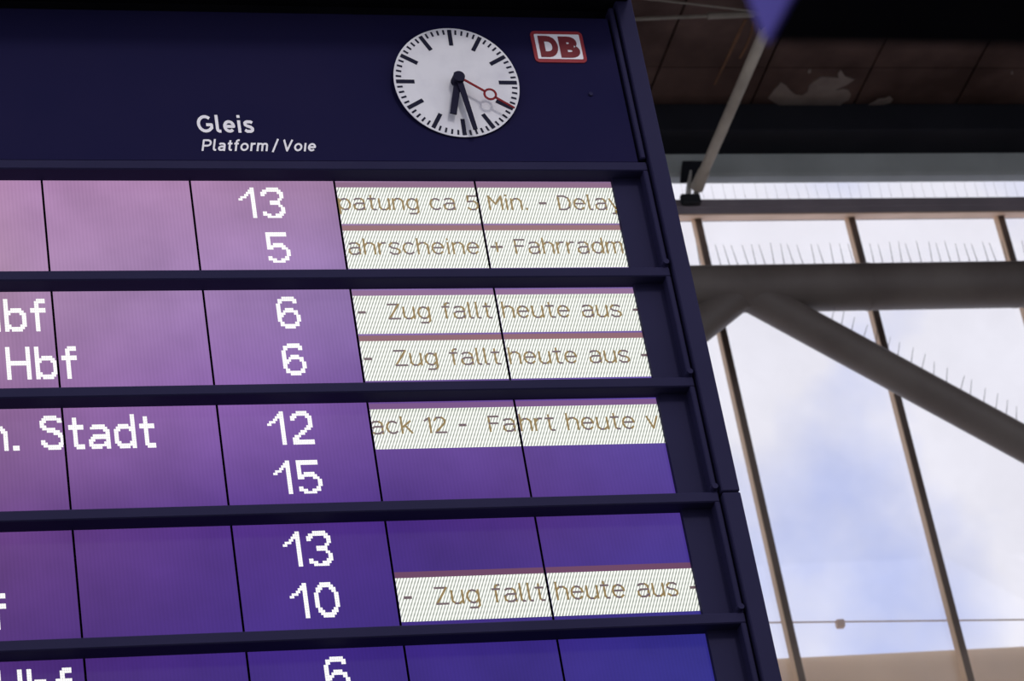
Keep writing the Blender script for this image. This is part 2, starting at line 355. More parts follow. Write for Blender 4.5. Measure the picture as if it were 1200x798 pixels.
MB(c_off).tube((ua, CO, cz_(ua)), (ub, CO, cz_(ub)), 0.006, n=8).build('wire', 'mullion_paint', cr)
cu, cz0 = fac(984.5, 731, CO)
MB(c_off).cbox((cu - 0.03, CO - 0.025, cz0 - 0.03), (cu + 0.03, CO + 0.025, cz0 + 0.028), 0.006).build('junction_clip', 'beige_paint', cr)

# ------------------------------------------------------------------ tubular truss in front of the glass
TO = -0.75
zc = fac(1000, 336.3, TO)[1]; R_CH = (fac(1000, 309, TO)[1] - fac(1000, 363.5, TO)[1]) / 2 * 0.86
base_t = (fac(880, 337, TO)[0], TO, zc)
tru = froot('tubular_truss', *base_t, label='brown-grey tubular steel truss with sloping braces before the glass wall', cat='truss')
MB(base_t).tube((-8.8, TO, zc), (8.8, TO, zc), R_CH, n=40).build('chord', 'pipe_paint', tru)
R_BR = 0.128
def brace(pa, pb, ext, rr=R_BR):
    a = fac(*pa, TO); b = fac(*pb, TO); a = Vector((a[0], TO, a[1])); b = Vector((b[0], TO, b[1]))
    b2 = a + (b - a) * ext
    return a, b2, MB(base_t).tube(a, b2, rr, n=36).build('brace', 'pipe_paint', tru)
bA, bB, _ = brace((851, 330), (1200, 520), 2.2)
brace((884, 330), (812, 387.5), 5.0)
MB(base_t).prism([fac(q, w_, TO + 0.04) for q, w_ in ((852, 346), (869, 366.5), (888, 366.5), (906, 350))], TO - 0.04, TO + 0.04).build('node_plate', 'pipe_paint', tru)
for px in (1017, 1190):                           # weld seams round the chord
    u_ = fac(px, 337, TO)[0]; MB(base_t).tube((u_ - 0.012, TO, zc), (u_ + 0.012, TO, zc), R_CH + 0.003, n=40).build('weld_seam', 'pipe_paint', tru)

def spike_mesh(L, r=0.0032):
    return MB().tube((0, 0, 0), (0, 0, L), r, r * 0.55, n=5).mesh('spike', 'spike_steel')
sm25, sm20 = spike_mesh(0.21), spike_mesh(0.165)
# on top of the chord
zt = zc + R_CH
s1b = (base_t[0], TO, zt)
s1 = froot('bird_spike_strip', *s1b, label='row of thin bird spikes standing along the top of the horizontal truss tube', cat='bird spikes')
MB(s1b).cbox((fac(790, 310, TO)[0], TO - 0.02, zt - 0.012), (fac(1290, 306, TO)[0], TO + 0.02, zt + 0.006), 0.003).build('spike_base', 'spike_steel', s1)
px = 798
while px < 1275:
    u_ = fac(px, 309, TO)[0]
    place('spike', sm25, s1, (u_ - s1b[0], random.uniform(-0.012, 0.012), 0), (random.uniform(-0.08, 0.08), random.uniform(-0.10, 0.05) + (0.04 if random.random() < .3 else 0), 0))
    px += random.uniform(9.5, 13.5)
# on the upper side of the right brace
dB = (bB - bA).normalized(); nB = Vector((-dB.z, 0, dB.x)); nB = nB if nB.z > 0 else -nB
q0 = fac(968, 372, TO); q0 = Vector((q0[0], TO, q0[1])); t0 = (q0 - bA).dot(dB)
s2b = tuple(bA + dB * t0 + nB * R_BR)
s2 = froot('bird_spike_strip', *s2b, label='row of thin bird spikes along the upper side of the sloping truss brace', cat='bird spikes')
tl = (bB - bA).length * 0.62
e0 = bA + dB * (t0 - 0.02) + nB * (R_BR - 0.006); e1 = bA + dB * (tl) + nB * (R_BR - 0.006)
MB(s2b).tube(e0, e1, 0.011, n=8).build('spike_base', 'spike_steel', s2)
tt = t0 + 0.05
while tt < tl - 0.02:
    q = bA + dB * tt + nB * (R_BR - 0.004)
    place('spike', sm20, s2, q - Vector(s2b), (random.uniform(-0.10, 0.10), random.uniform(0.28, 0.50), 0))
    tt += random.uniform(0.082, 0.112)
# on top of the transom
s3b = (us[1], TF + 0.05, Z_TT)
s3 = froot('bird_spike_strip', *s3b, label='row of fine bird spikes on the transom in the narrow top window strip', cat='bird spikes')
MB(s3b).cbox((fac(780, 231)[0], TF + 0.03, Z_TT - 0.004), (fac(1290, 231)[0], TF + 0.07, Z_TT + 0.006), 0.002).build('spike_base', 'spike_steel', s3)
smT = spike_mesh(0.17, 0.0013)
px = 790
while px < 1275:
    u_ = fac(px, 231)[0]
    place('spike', smT, s3, (u_ - s3b[0], 0, 0), (random.uniform(-0.05, 0.05), random.uniform(-0.03, 0.03), 0))
    px += random.uniform(11, 14)

# ------------------------------------------------------------------ strut, tie rods and their brackets
PO = TF - 0.03
pu, pz = fac(808, 229, PO)
bk_b = (pu, PO, fac(808, 240, PO)[1])
bk = froot('strut_bracket', *bk_b, label='small dark steel bracket with two pale lugs on the transom beam', cat='bracket')
def fl(px, py, o=0.0): q = fac(px, py, PO + o); return Vector((q[0], PO + o, q[1]))
x0 = fl(797.5, 233).x; x1 = fl(820, 233).x
MB(bk_b).cbox((x0, PO - 0.03, fl(808, 239.5).z), (x1, PO + 0.02, fl(808, 229).z), 0.008).build('base_block', 'dark_beam', bk)
MB(bk_b).tube(fl(806.5, 230), fl(807.5, 215), 0.024, 0.018, n=12).tube(fl(807.5, 215), fl(809.5, 200), 0.018, 0.010, n=12).build('lug', 'bracket_white', bk)
MB(bk_b).tube(fl(815.5, 230), fl(818, 213), 0.022, 0.026, n=12).build('lug', 'bracket_white', bk)
MB(bk_b).prism([(fl(797, 214).x, fl(797, 214).z), (fl(800, 189).x, fl(800, 189).z), (fl(826, 189).x, fl(826, 189).z), (fl(825, 212).x, fl(825, 212).z)], PO - 0.005, HBO + 0.002).build('gusset_plate', 'darker_beam', bk)

fa = fac(818, 217, PO - 0.05); A_ = fw(fa[0], PO - 0.05, fa[1])
B_ = at_z(903.5, 20, Z_SOF - 0.10)
st = root('diagonal_strut', A_, label='pale olive steel strut sloping from the window bracket up to the brown soffit', cat='strut')
MB(A_).tube(A_, B_, 0.040, 0.045, n=20).build('tube', 'strut_paint', st)
d_ = (B_ - A_).normalized()
MB(A_).tube(A_ - d_ * 0.03, A_ + d_ * 0.14, 0.052, 0.046, n=20).build('end_socket', 'strut_paint', st)
MB(A_).box(B_ - Vector((0.06, 0.10, 0.05)), B_ + Vector((0.06, 0.10, 0.14))).build('top_plate', 'dark_beam', st)
# tie rods
for (pa, pb, sl, rr, lab) in (((640, 27), (885, 9.5), (820, 873), 0.016, 'thin steel tie rod with turnbuckle sleeve strung below the brown soffit'),
                              ((700, -8), (884, 6.5), None, 0.009, 'thinner plain steel tie rod strung below the brown soffit')):
    a = at_z(*pa, Z_SOF - 0.16); b = at_z(*pb, Z_SOF - 0.10); b = b + (B_ - b) * 0.6
    tr_ = root('tie_rod', b, label=lab, cat='rod')
    MB(b).tube(a, b, rr * 0.8, n=12).build('rod', 'rod_paint', tr_)
    MB(b).box(a - Vector((0.05, 0.05, 0.03)), a + Vector((0.05, 0.05, 0.17))).build('anchor', 'dark_beam', tr_)
    if sl:
        f0 = (sl[0] - pa[0]) / (pb[0] - pa[0]); f1 = (sl[1] - pa[0]) / (pb[0] - pa[0])
        MB(b).tube(a + (b - a) * f0, a + (b - a) * f1, rr * 1.5, n=14).build('turnbuckle', 'rod_paint', tr_)

# ------------------------------------------------------------------ dark hanging sign close overhead, blue end cap
T_ = at(897, 49, -7.0)
def on_x(px, py):
    d = ray(px, py); return CAM + d * ((T_.x - CAM.x) / d.x)
n_ = on_x(946, -40); f_ = on_x(862, -40)
Nt = T_ + (n_ - T_) * 2.4; Ft = T_ + (f_ - T_) * 2.4
sg = root('hanging_sign', T_, label='black wedge-shaped hanging sign with a violet-blue end cap close overhead', cat='sign')
L_ = 1.6
def wedge(xa, xb, ex=0.0):
    P = [T_ + Vector((0, 0, -ex)), Nt + Vector((0, -ex, ex)), Ft + Vector((0, ex, ex))]
    m = MB(T_); vs_ = [Vector((xa, p.y, p.z)) for p in P] + [Vector((xb, p.y, p.z)) for p in P]
    return m.add(vs_, [(0, 1, 2), (3, 5, 4), (0, 3, 4, 1), (1, 4, 5, 2), (2, 5, 3, 0)])
wedge(T_.x + 0.004, T_.x + L_).build('sign_body', 'hood_black', sg)
wedge(T_.x, T_.x + 0.004, 0.0012).build('end_cap', 'sign_blue', sg, label='violet-blue end cap')
zt_ = max(Nt.z, Ft.z); ym = (Nt.y + Ft.y) / 2
for dx in (0.45, 1.3):
    MB(T_).tube((T_.x + dx, ym, zt_ - 0.06), (T_.x + dx, ym, 9.0), 0.012, n=10).build('hanger', 'hood_black', sg)
MB(T_).cbox((T_.x - 6, ym - 0.15, 9.0), (T_.x + 12, ym + 0.15, 9.4), 0.02).build('hanger_beam', 'dark_beam', sg)

# ------------------------------------------------------------------ departure board
W = 0.545; PR = 0.4868; T0 = 8.0; XE = 2.176; KL = -5; NR = 6
XL = KL * W; YR = -0.075; YC = -0.092
BB = Vector((0.0, 0.10, 0.0))
board = root('departure_board', BB, label='large navy departure board with rows of violet display tiles', cat='departure board')
def bm_(): return MB(BB)
XS0, XS1, XC0, XC1 = 2.288, 2.308, 2.317, 2.386
XLs = XL - 0.13; XLC0 = XL - 0.21; XLC1 = XL - 0.14
Z_B = T0 - NR * PR                                # lower edge
Z_H1 = 8.815
bm_().box((XLC0 + 0.01, 0.03, Z_B - 0.05), (XC1 - 0.02, 0.30, Z_H1 + 0.2)).build('housing', 'joint_black', board)
# tile tints, sRGB, at the tile corners (rows top to bottom of each row, joints k = -5 .. 4)
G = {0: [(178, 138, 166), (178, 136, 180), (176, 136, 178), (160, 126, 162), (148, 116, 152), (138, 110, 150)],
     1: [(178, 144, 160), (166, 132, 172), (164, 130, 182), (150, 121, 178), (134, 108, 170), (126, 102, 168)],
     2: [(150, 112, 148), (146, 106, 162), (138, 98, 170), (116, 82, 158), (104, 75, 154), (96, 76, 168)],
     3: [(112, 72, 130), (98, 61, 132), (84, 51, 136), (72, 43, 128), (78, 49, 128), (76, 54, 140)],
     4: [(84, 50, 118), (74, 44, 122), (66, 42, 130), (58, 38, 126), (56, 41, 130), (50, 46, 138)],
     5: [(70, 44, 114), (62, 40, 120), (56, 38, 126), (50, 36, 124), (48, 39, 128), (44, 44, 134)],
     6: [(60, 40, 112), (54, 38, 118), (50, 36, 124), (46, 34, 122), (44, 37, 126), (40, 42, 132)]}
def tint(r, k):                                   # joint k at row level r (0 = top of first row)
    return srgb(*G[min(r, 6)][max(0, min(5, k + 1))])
tiles = {}
for r in range(NR):
    T = T0 - r * PR
    for k in range(KL, 4):
        x0 = k * W + 0.004; x1 = (k + 1) * W - 0.004 if k < 3 else XE
        NX, NZ = 6, 4; zb = T - PR + 0.030
        vs_, fs, cols = [], [], []
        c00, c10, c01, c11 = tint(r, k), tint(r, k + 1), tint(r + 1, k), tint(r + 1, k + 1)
        for j in range(NZ + 1):
            for i in range(NX + 1):
                a, b = i / NX, j / NZ
                vs_.append((x0 + (x1 - x0) * a, 0, T + 0.01 + (zb - T - 0.01) * b))
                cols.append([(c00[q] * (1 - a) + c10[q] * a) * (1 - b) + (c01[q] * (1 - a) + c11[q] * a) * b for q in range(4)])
        for j in range(NZ):
            for i in range(NX):
                p = j * (NX + 1) + i; fs.append((p, p + NX + 1, p + NX + 2, p + 1))
        m = bm_(); m.add(vs_, fs)
        nf = len(vs_)
        m.box((x0, 0.0005, zb), (x1, 0.03, T + 0.01)); cols += [(0, 0, 0, 1)] * 8
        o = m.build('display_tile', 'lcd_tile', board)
        ca_ = o.data.color_attributes.new('painted_sheen', 'FLOAT_COLOR', 'POINT')
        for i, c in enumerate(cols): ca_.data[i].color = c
        tiles[(r, k)] = o
# rails, side strips, blank panels, knobs
for r in range(NR + 1):
    T = T0 - r * PR
    m = bm_().cbox((XLs, YR, T), (XS1, 0.03, T + 0.041), 0.004); m.build('row_rail', 'navy_frame', board)
    if r == NR: continue
    zb = T - PR + 0.041
    bm_().box((XE, -0.022, zb - 0.01), (XS0 + 0.001, 0.03, T + 0.002)).build('blank_panel', 'navy_frame', board)
    bm_().box((XLs + 0.02, -0.022, zb - 0.01), (XL, 0.03, T + 0.002)).build('blank_panel', 'navy_frame', board)
    bm_().cbox((XS0, YR, zb), (XS1, 0.03, T + 0.002), 0.004).build('side_strip', 'navy_frame', board)
    bm_().cbox((XLs, YR, zb), (XLs + 0.02, 0.03, T + 0.002), 0.004).build('side_strip', 'navy_frame', board)
    bm_().tube((XS1 - 0.012, YR + 0.01, zb + 0.016), (XS1 - 0.012, YR - 0.016, zb + 0.016), 0.014, 0.011, n=16).build('lock_knob', 'navy_frame', board)
# side columns with a butt joint
ZJ = 6.571
for (a, b) in ((XC0, XC1), (XLC0, XLC1)):
    bm_().cbox((a, YC, ZJ + 0.0025), (b, 0.32, Z_H1 + 0.03), 0.004).build('side_column', 'navy_frame', board)
    bm_().cbox((a, YC, Z_B - 0.1), (b, 0.32, ZJ - 0.0025), 0.004).build('side_column', 'navy_frame', board)
    bm_().cbox((a + 0.005, 0.05, 0.0), (b - 0.005, 0.25, Z_B - 0.1), 0.004).build('support_post', 'navy_frame', board)
bm_().box((XC0 - 0.02, -0.05, Z_B - 0.1), (XC0 + 0.02, 0.30, Z_H1)).build('joint_backing', 'joint_black', board)
# header
ZHt = 8.742
bm_().box((XLs, YR + 0.004, T0 + 0.043), (2.276, 0.03, ZHt)).build('header_panel', 'navy', board)
bm_().box((2.276, YR + 0.03, T0 + 0.043), (XS0 + 0.001, 0.03, ZHt)).build('header_gap', 'joint_black', board)
bm_().cbox((XS0, YR - 0.006, T0 + 0.055), (XS1, 0.03, ZHt + 0.05), 0.004).build('side_strip', 'navy_frame', board)
bm_().box((XLs, YR + 0.05, ZHt), (XS1, 0.03, Z_H1)).build('black_recess', 'hood_black', board)  # black recessed strip, added for the dark band below the hood
bm_().cbox((XLC0 - 0.01, -0.42, Z_H1), (XC1 - 0.012, 0.32, Z_H1 + 0.22), 0.01).build('hood', 'hood_black', board, label='black projecting hood')
bq = at(692.4, 110, YR)
bm_().tube((bq.x, YR + 0.01, bq.z), (bq.x, YR - 0.002, bq.z), 0.0095, 0.0085, n=18).build('screw_head', 'navy_frame', board)

# ---- printed lettering on the header
def text_mesh(body, offset=0.0, shear=0.0, spacing=1.0):
    cu_ = bpy.data.curves.new('lettering', 'FONT'); cu_.body = body; cu_.size = 1.0; cu_.offset = offset; cu_.shear = shear; cu_.space_character = spacing
    cu_.resolution_u = 5
    ob = bpy.data.objects.new('tmp_text', cu_); col.objects.link(ob)
    dg = bpy.context.evaluated_depsgraph_get(); me = bpy.data.meshes.new_from_object(ob.evaluated_get(dg))
    bpy.data.objects.remove(ob); bpy.data.curves.remove(cu_)
    return me
def print_text(body, x0, x1, z0, z1, y, m, parent, name='letter', depth=0.0015, **k):
    """z0 baseline, z1 cap top of the first letter, x0..x1 full width"""
    me = text_mesh(body, **k)
    cap = text_mesh('H', offset=k.get('offset', 0)); ch = max(v.co.y for v in cap.vertices); cl = min(v.co.y for v in cap.vertices)
    bpy.data.meshes.remove(cap)
    xa = min(v.co.x for v in me.vertices); xb = max(v.co.x for v in me.vertices)
    vs_ = [((v.co.x - xa) / (xb - xa) * (x1 - x0) + x0, (v.co.y - cl) / (ch - cl) * (z1 - z0) + z0) for v in me.vertices]
    fs = [tuple(p.vertices) for p in me.polygons]; n = len(vs_)
    par = list(range(n))
    def find(i):
        while par[i] != i: i = par[i]
        return i
    for f in fs:
        for i in f[1:]: par[find(i)] = find(f[0])
    grp = {}
    for f in fs: grp.setdefault(find(f[0]), []).append(f)
    items = sorted(([min(vs_[i][0] - SL * vs_[i][1] for f in g for i in f), max(vs_[i][0] - SL * vs_[i][1] for f in g for i in f), g] for g in grp.values()), key=lambda q: q[0]) if (SL := k.get('shear', 0) * 1.0) is not None else []
    letters = []
    for it in items:                              # an i and its dot stay one letter
        if letters and it[0] < letters[-1][1] - 0.6 * min(it[1] - it[0], letters[-1][1] - letters[-1][0]): letters[-1][1] = max(letters[-1][1], it[1]); letters[-1][2] = letters[-1][2] + it[2]
        else: letters.append(it)
    bpy.data.meshes.remove(me)
    for (_, _, g) in letters:
        ids = sorted({i for f in g for i in f}); ix = {v: i for i, v in enumerate(ids)}; nn = len(ids)
        gf = [tuple(ix[i] for i in f) for f in g]; ec = {}
        for f in gf:
            for i in range(len(f)): e = frozenset((f[i], f[(i + 1) % len(f)])); ec[e] = ec.get(e, 0) + 1
        mb = MB(BB)
        mb.add([(vs_[i][0], y - depth, vs_[i][1]) for i in ids] + [(vs_[i][0], y + 0.0005, vs_[i][1]) for i in ids], gf + [tuple(e) + tuple(q + nn for q in reversed(tuple(e))) for e, c_ in ec.items() if c_ == 1])
        mb.build(name, m, parent)
YH = YR + 0.004
def arc(cx, cz, rx, rz, a0, a1, n=7): return [(cx + rx * math.cos(math.radians(a0 + (a1 - a0) * i / n)), cz + rz * math.sin(math.radians(a0 + (a1 - a0) * i / n))) for i in range(n + 1)]
SANS = {
 'G': (8.9, [arc(4.6, 5, 3.75, 4.15, 48, 318, 16) + [(7.95, 2.7), (7.95, 4.5), (5, 4.5)]]),
 'l': (2.9, [[(0.9, 10.2), (0.9, 2.0), (1.2, 1.2), (1.9, 0.85), (2.9, 0.85)]]),
 'e': (6.8, [[(1.0, 3.6), (5.9, 3.6)] + arc(3.4, 3.6, 2.5, 2.75, 8, 318, 14)]),
 'i': (1.9, [[(0.95, 7.2), (0.95, 0)], [(0.95, 8.6), (0.95, 10.2)]]),
 '\u0131': (1.9, [[(0.95, 7.2), (0.95, 0)]]),
 's': (6.0, [[(5.2, 5.7), (4.4, 6.3), (2.2, 6.35), (1.1, 5.7), (1.2, 4.6), (2.2, 3.95), (4.1, 3.3), (5.0, 2.5), (4.9, 1.4), (3.9, 0.85), (2.0, 0.85), (0.8, 1.6)]]),
 'P': (7.6, [[(0.9, 0), (0.9, 9.15), (4.4, 9.15), (6.0, 8.6), (6.75, 7.5), (6.75, 6.1), (6.0, 5.0), (4.4, 4.4), (0.9, 4.4)]]),
 'a': (6.3, [[(0.9, 5.7), (1.9, 6.35), (3.9, 6.35), (5.0, 5.7), (5.3, 4.8), (5.3, 0)], [(5.3, 3.9), (2.4, 3.8), (1.1, 3.1), (0.95, 1.9), (1.8, 0.9), (3.4, 0.85), (4.6, 1.4), (5.3, 2.4)]]),
 't': (4.0, [[(1.9, 9.2), (1.9, 2.0), (2.3, 1.1), (3.0, 0.85), (4.0, 0.85)], [(0.1, 6.4), (3.9, 6.4)]]),
 'f': (4.0, [[(4.2, 9.35), (3.0, 9.3), (2.1, 8.7), (1.9, 7.6), (1.9, 0)], [(0.1, 6.4), (3.8, 6.4)]]),
 'o': (7.0, [arc(3.5, 3.6, 2.6, 2.75, 0, 360, 18)]),
 'r': (4.0, [[(0.9, 7.2), (0.9, 0)], [(0.9, 4.6), (1.6, 5.9), (2.6, 6.35), (4.0, 6.35)]]),
 'm': (9.2, [[(0.9, 7.2), (0.9, 0)], [(0.9, 4.9), (1.7, 6.1), (2.9, 6.4), (4.0, 6.1), (4.6, 5.0), (4.6, 0)], [(4.6, 4.9), (5.4, 6.1), (6.6, 6.4), (7.7, 6.1), (8.3, 5.0), (8.3, 0)]]),
 '/': (4.0, [[(0.3, -0.8), (3.6, 10.6)]]),
 'V': (8.2, [[(0.7, 10), (4.1, 0.5), (7.5, 10)]]),
 ' ': (1.4, [])}
def sans_text(body, x0, x1, z0, z1, y, m, parent, half=0.85, shear=0.0, gap=1.25):
    wd = sum(SANS[c][0] for c in body) + gap * (len(body) - 1); sx_ = (x1 - x0) / wd; sz_ = (z1 - z0) / 10; x = 0.0
    for c in body:
        mb = MB(BB); q = 0
        def P3(p, dy): return (x0 + (x + p.x + shear * p.y * sz_ / sx_) * sx_, y - 0.0015 - dy, z0 + p.y * sz_)
        for pl in SANS[c][1]:
            V2 = [Vector(p) for p in pl]
            for i, (A, B) in enumerate(zip(V2, V2[1:])):
                d = (B - A).normalized(); n = Vector((-d.y, d.x)) * half; q += 1
                mb.add([P3(p, q * 2e-6) for p in (A - n, B - n, B + n, A + n)], [(0, 1, 2, 3)])
                if i: mb.add([P3(A + Vector((math.cos(t * math.pi / 6), math.sin(t * math.pi / 6))) * half, q * 2e-6 + 1e-6) for t in range(12)], [tuple(range(12))])
        if mb.f: mb.build('letter', m, parent)
        x += SANS[c][0] + gap
g0 = at(232, 155.5, YH); g1 = at(298.5, 155.5, YH); g2 = at(250, 135.3, YH)
sans_text('Gleis', g0.x, g1.x, g0.z, g2.z, YH, 'print_white', board, half=0.86)
g0 = at(236, 177, YH); g1 = at(369.8, 177, YH); g2 = at(240, 163.4, YH)
sans_text('Platform / Vo\u0131e', g0.x, g1.x, g0.z, g2.z, YH, 'print_white', board, half=0.80, shear=0.20)
# ---- logo plate
def rrect(x0, x1, z0, z1, r, n=6):
    P = []
    for (cx, cz, a0) in ((x1 - r, z0 + r, -90), (x1 - r, z1 - r, 0), (x0 + r, z1 - r, 90), (x0 + r, z0 + r, 180)):
        for i in range(n + 1): th = math.radians(a0 + 90 * i / n); P.append((cx + r * math.cos(th), cz + r * math.sin(th)))
    return P
LX0, LX1, LZ0, LZ1 = 1.944, 2.156, 8.518, 8.672
lp = bm_().prism(rrect(LX0, LX1, LZ0, LZ1, 0.02), YH - 0.004, YH + 0.001).build('logo_plate', 'logo_red', board, label='red-bordered white plate with two dark red letters')
bm_().prism(rrect(LX0 + 0.014, LX1 - 0.014, LZ0 + 0.016, LZ1 - 0.016, 0.005), YH - 0.0052, YH - 0.003).build('white_field', 'print_white', lp)
def ltr(ch, x0, x1, z0, z1): return print_text(ch, x0, x1, z0, z1, YH - 0.0052, 'logo_letter', lp, name='letter', depth=0.001, offset=0.065)
ltr('D', LX0 + 0.027, LX0 + 0.103, LZ0 + 0.024, LZ1 - 0.025)
ltr('B', LX0 + 0.109, LX0 + 0.190, LZ0 + 0.022, LZ1 - 0.027)

# ---- dot lettering
BIG = {
 '1': ['......##', '.....###', '....####', '...##.##', '.###..##', '##....##'] + ['......##'] * 8,
 '3': ['...######..', '.#########.', '###.....###', '##.......##', '.........##', '........##.', '....#####..', '....#####..', '........##.', '.........##', '.........##', '##......###', '####..####.', '..#######..'],
 '5': ['##########.', '##########.', '##.........', '##.........', '##.........', '##.#####...', '#########..', '###....###.', '.........##', '.........##', '.........##', '##......##.', '####..####.', '..######...'],
 '6': ['...######..', '.#########.', '.##.....##.', '##.........', '##.........', '##..####...', '##.#######.', '####....##.', '###......##', '##.......##', '##.......##', '.##.....##.', '.#########.', '...#####...'],
 '0': ['...#####...', '..#######..', '.###...###.', '.##.....##.'] + ['##.......##'] * 6 + ['.##.....##.', '.###...###.', '..#######..', '...#####...'],
 '2': ['...#####...', '.########..', '###....###.', '##......##.', '........##.', '........##.', '.......###.', '......###..', '....###....', '...###.....', '.###.......', '###........', '##########.', '##########.'],
 'H': ['##.......##'] * 6 + ['###########'] * 2 + ['##.......##'] * 6,
 'b': ['##........'] * 4 + ['##.#####..', '#########.', '###....###', '##......##', '##......##', '##......##', '##......##', '###....###', '#########.', '##.#####..'],
 'f': ['...####', '..#####', '..##...', '..##...', '#######', '#######'] + ['..##...'] * 8,
 'n': ['.........'] * 4 + ['##.####..', '########.', '###...###', '##.....##', '##.....##', '##.....##', '##.....##', '##.....##', '##.....##', '##.....##'],
 '.': ['...'] * 12 + ['###', '###'],
 'S': ['..######...', '.#########.', '###.....###', '##.........', '###........', '.######....', '...######..', '......####.', '........###', '.........##', '##.......##', '###.....###', '.#########.', '...######..'],
 't': ['.......', '..##...', '..##...', '..##...', '#######', '#######'] + ['..##...'] * 5 + ['..##...', '..#####', '...####'],
 'a': ['..........'] * 4 + ['..######..', '.########.', '.......###', '........##', '..########', '.#########', '###.....##', '##.....###', '##########', '.#####..##'],
 'd': ['........##'] * 4 + ['..#####.##', '.#########', '###....###', '##......##', '##......##', '##......##', '##......##', '###....###', '.#########', '..#####.##'],
 ' ': ['......'] * 14}
def big_text(s, r, line, xr=None, xl=None, pitch=0.00775, gap=3):
    """dots of one display line, cut at the tile joints; xr = right edge or xl = left edge"""
    wd = sum(len(BIG[c][0]) for c in s) + gap * (len(s) - 1)
    x = xl if xl is not None else xr - wd * pitch
    T = T0 - r * PR; zt0 = T - (0.031 if line == 0 else 0.233); ph = 0.138 / 14 if line == 0 else 0.1355 / 14
    for c in s:
        cells = {}
        g = BIG[c]
        for j, row in enumerate(g):
            for i, q in enumerate(row):
                if q == '#':
                    xa = x + i * pitch; k = math.floor((xa + pitch / 2) / W)
                    xb = xa + pitch * 0.95
                    lo, hi = k * W + 0.005, (k + 1) * W - 0.005
                    xa2, xb2 = max(xa, lo), min(xb, hi)
                    if xb2 - xa2 > 0.001 and k >= KL: cells.setdefault(k, []).append((xa2, xb2, zt0 - (j + 0.96) * ph, zt0 - j * ph))
        x += (len(g[0]) + gap) * pitch
        for k, L in cells.items():
            m = bm_()
            for (a, b, z0, z1) in L: m.quad(a, b, z0, z1, -0.0016)
            m.build('digit' if c.isdigit() else 'letter', 'lcd_white', tiles[(r, k)])
for (s, r, line, xr) in (('13', 0, 0, 0.889), ('5', 0, 1, 0.887), ('6', 1, 0, 0.891), ('6', 1, 1, 0.888), ('12', 2, 0, 0.887), ('15', 2, 1, 0.886),
                         ('13', 3, 0, 0.887), ('10', 3, 1, 0.888), ('6', 4, 0, 0.888)):
    big_text(s, r, line, xr=xr)
big_text('Hbf', 1, 0, xr=-0.027, gap=2); big_text('Hbf', 1, 1, xr=0.068, gap=2)
big_text('n. Stadt', 2, 0, xr=0.316, pitch=0.0075, gap=2)
big_text('Hbf', 3, 1, xr=-0.243, gap=2); big_text('Hbf', 4, 0, xr=-0.045, gap=2)

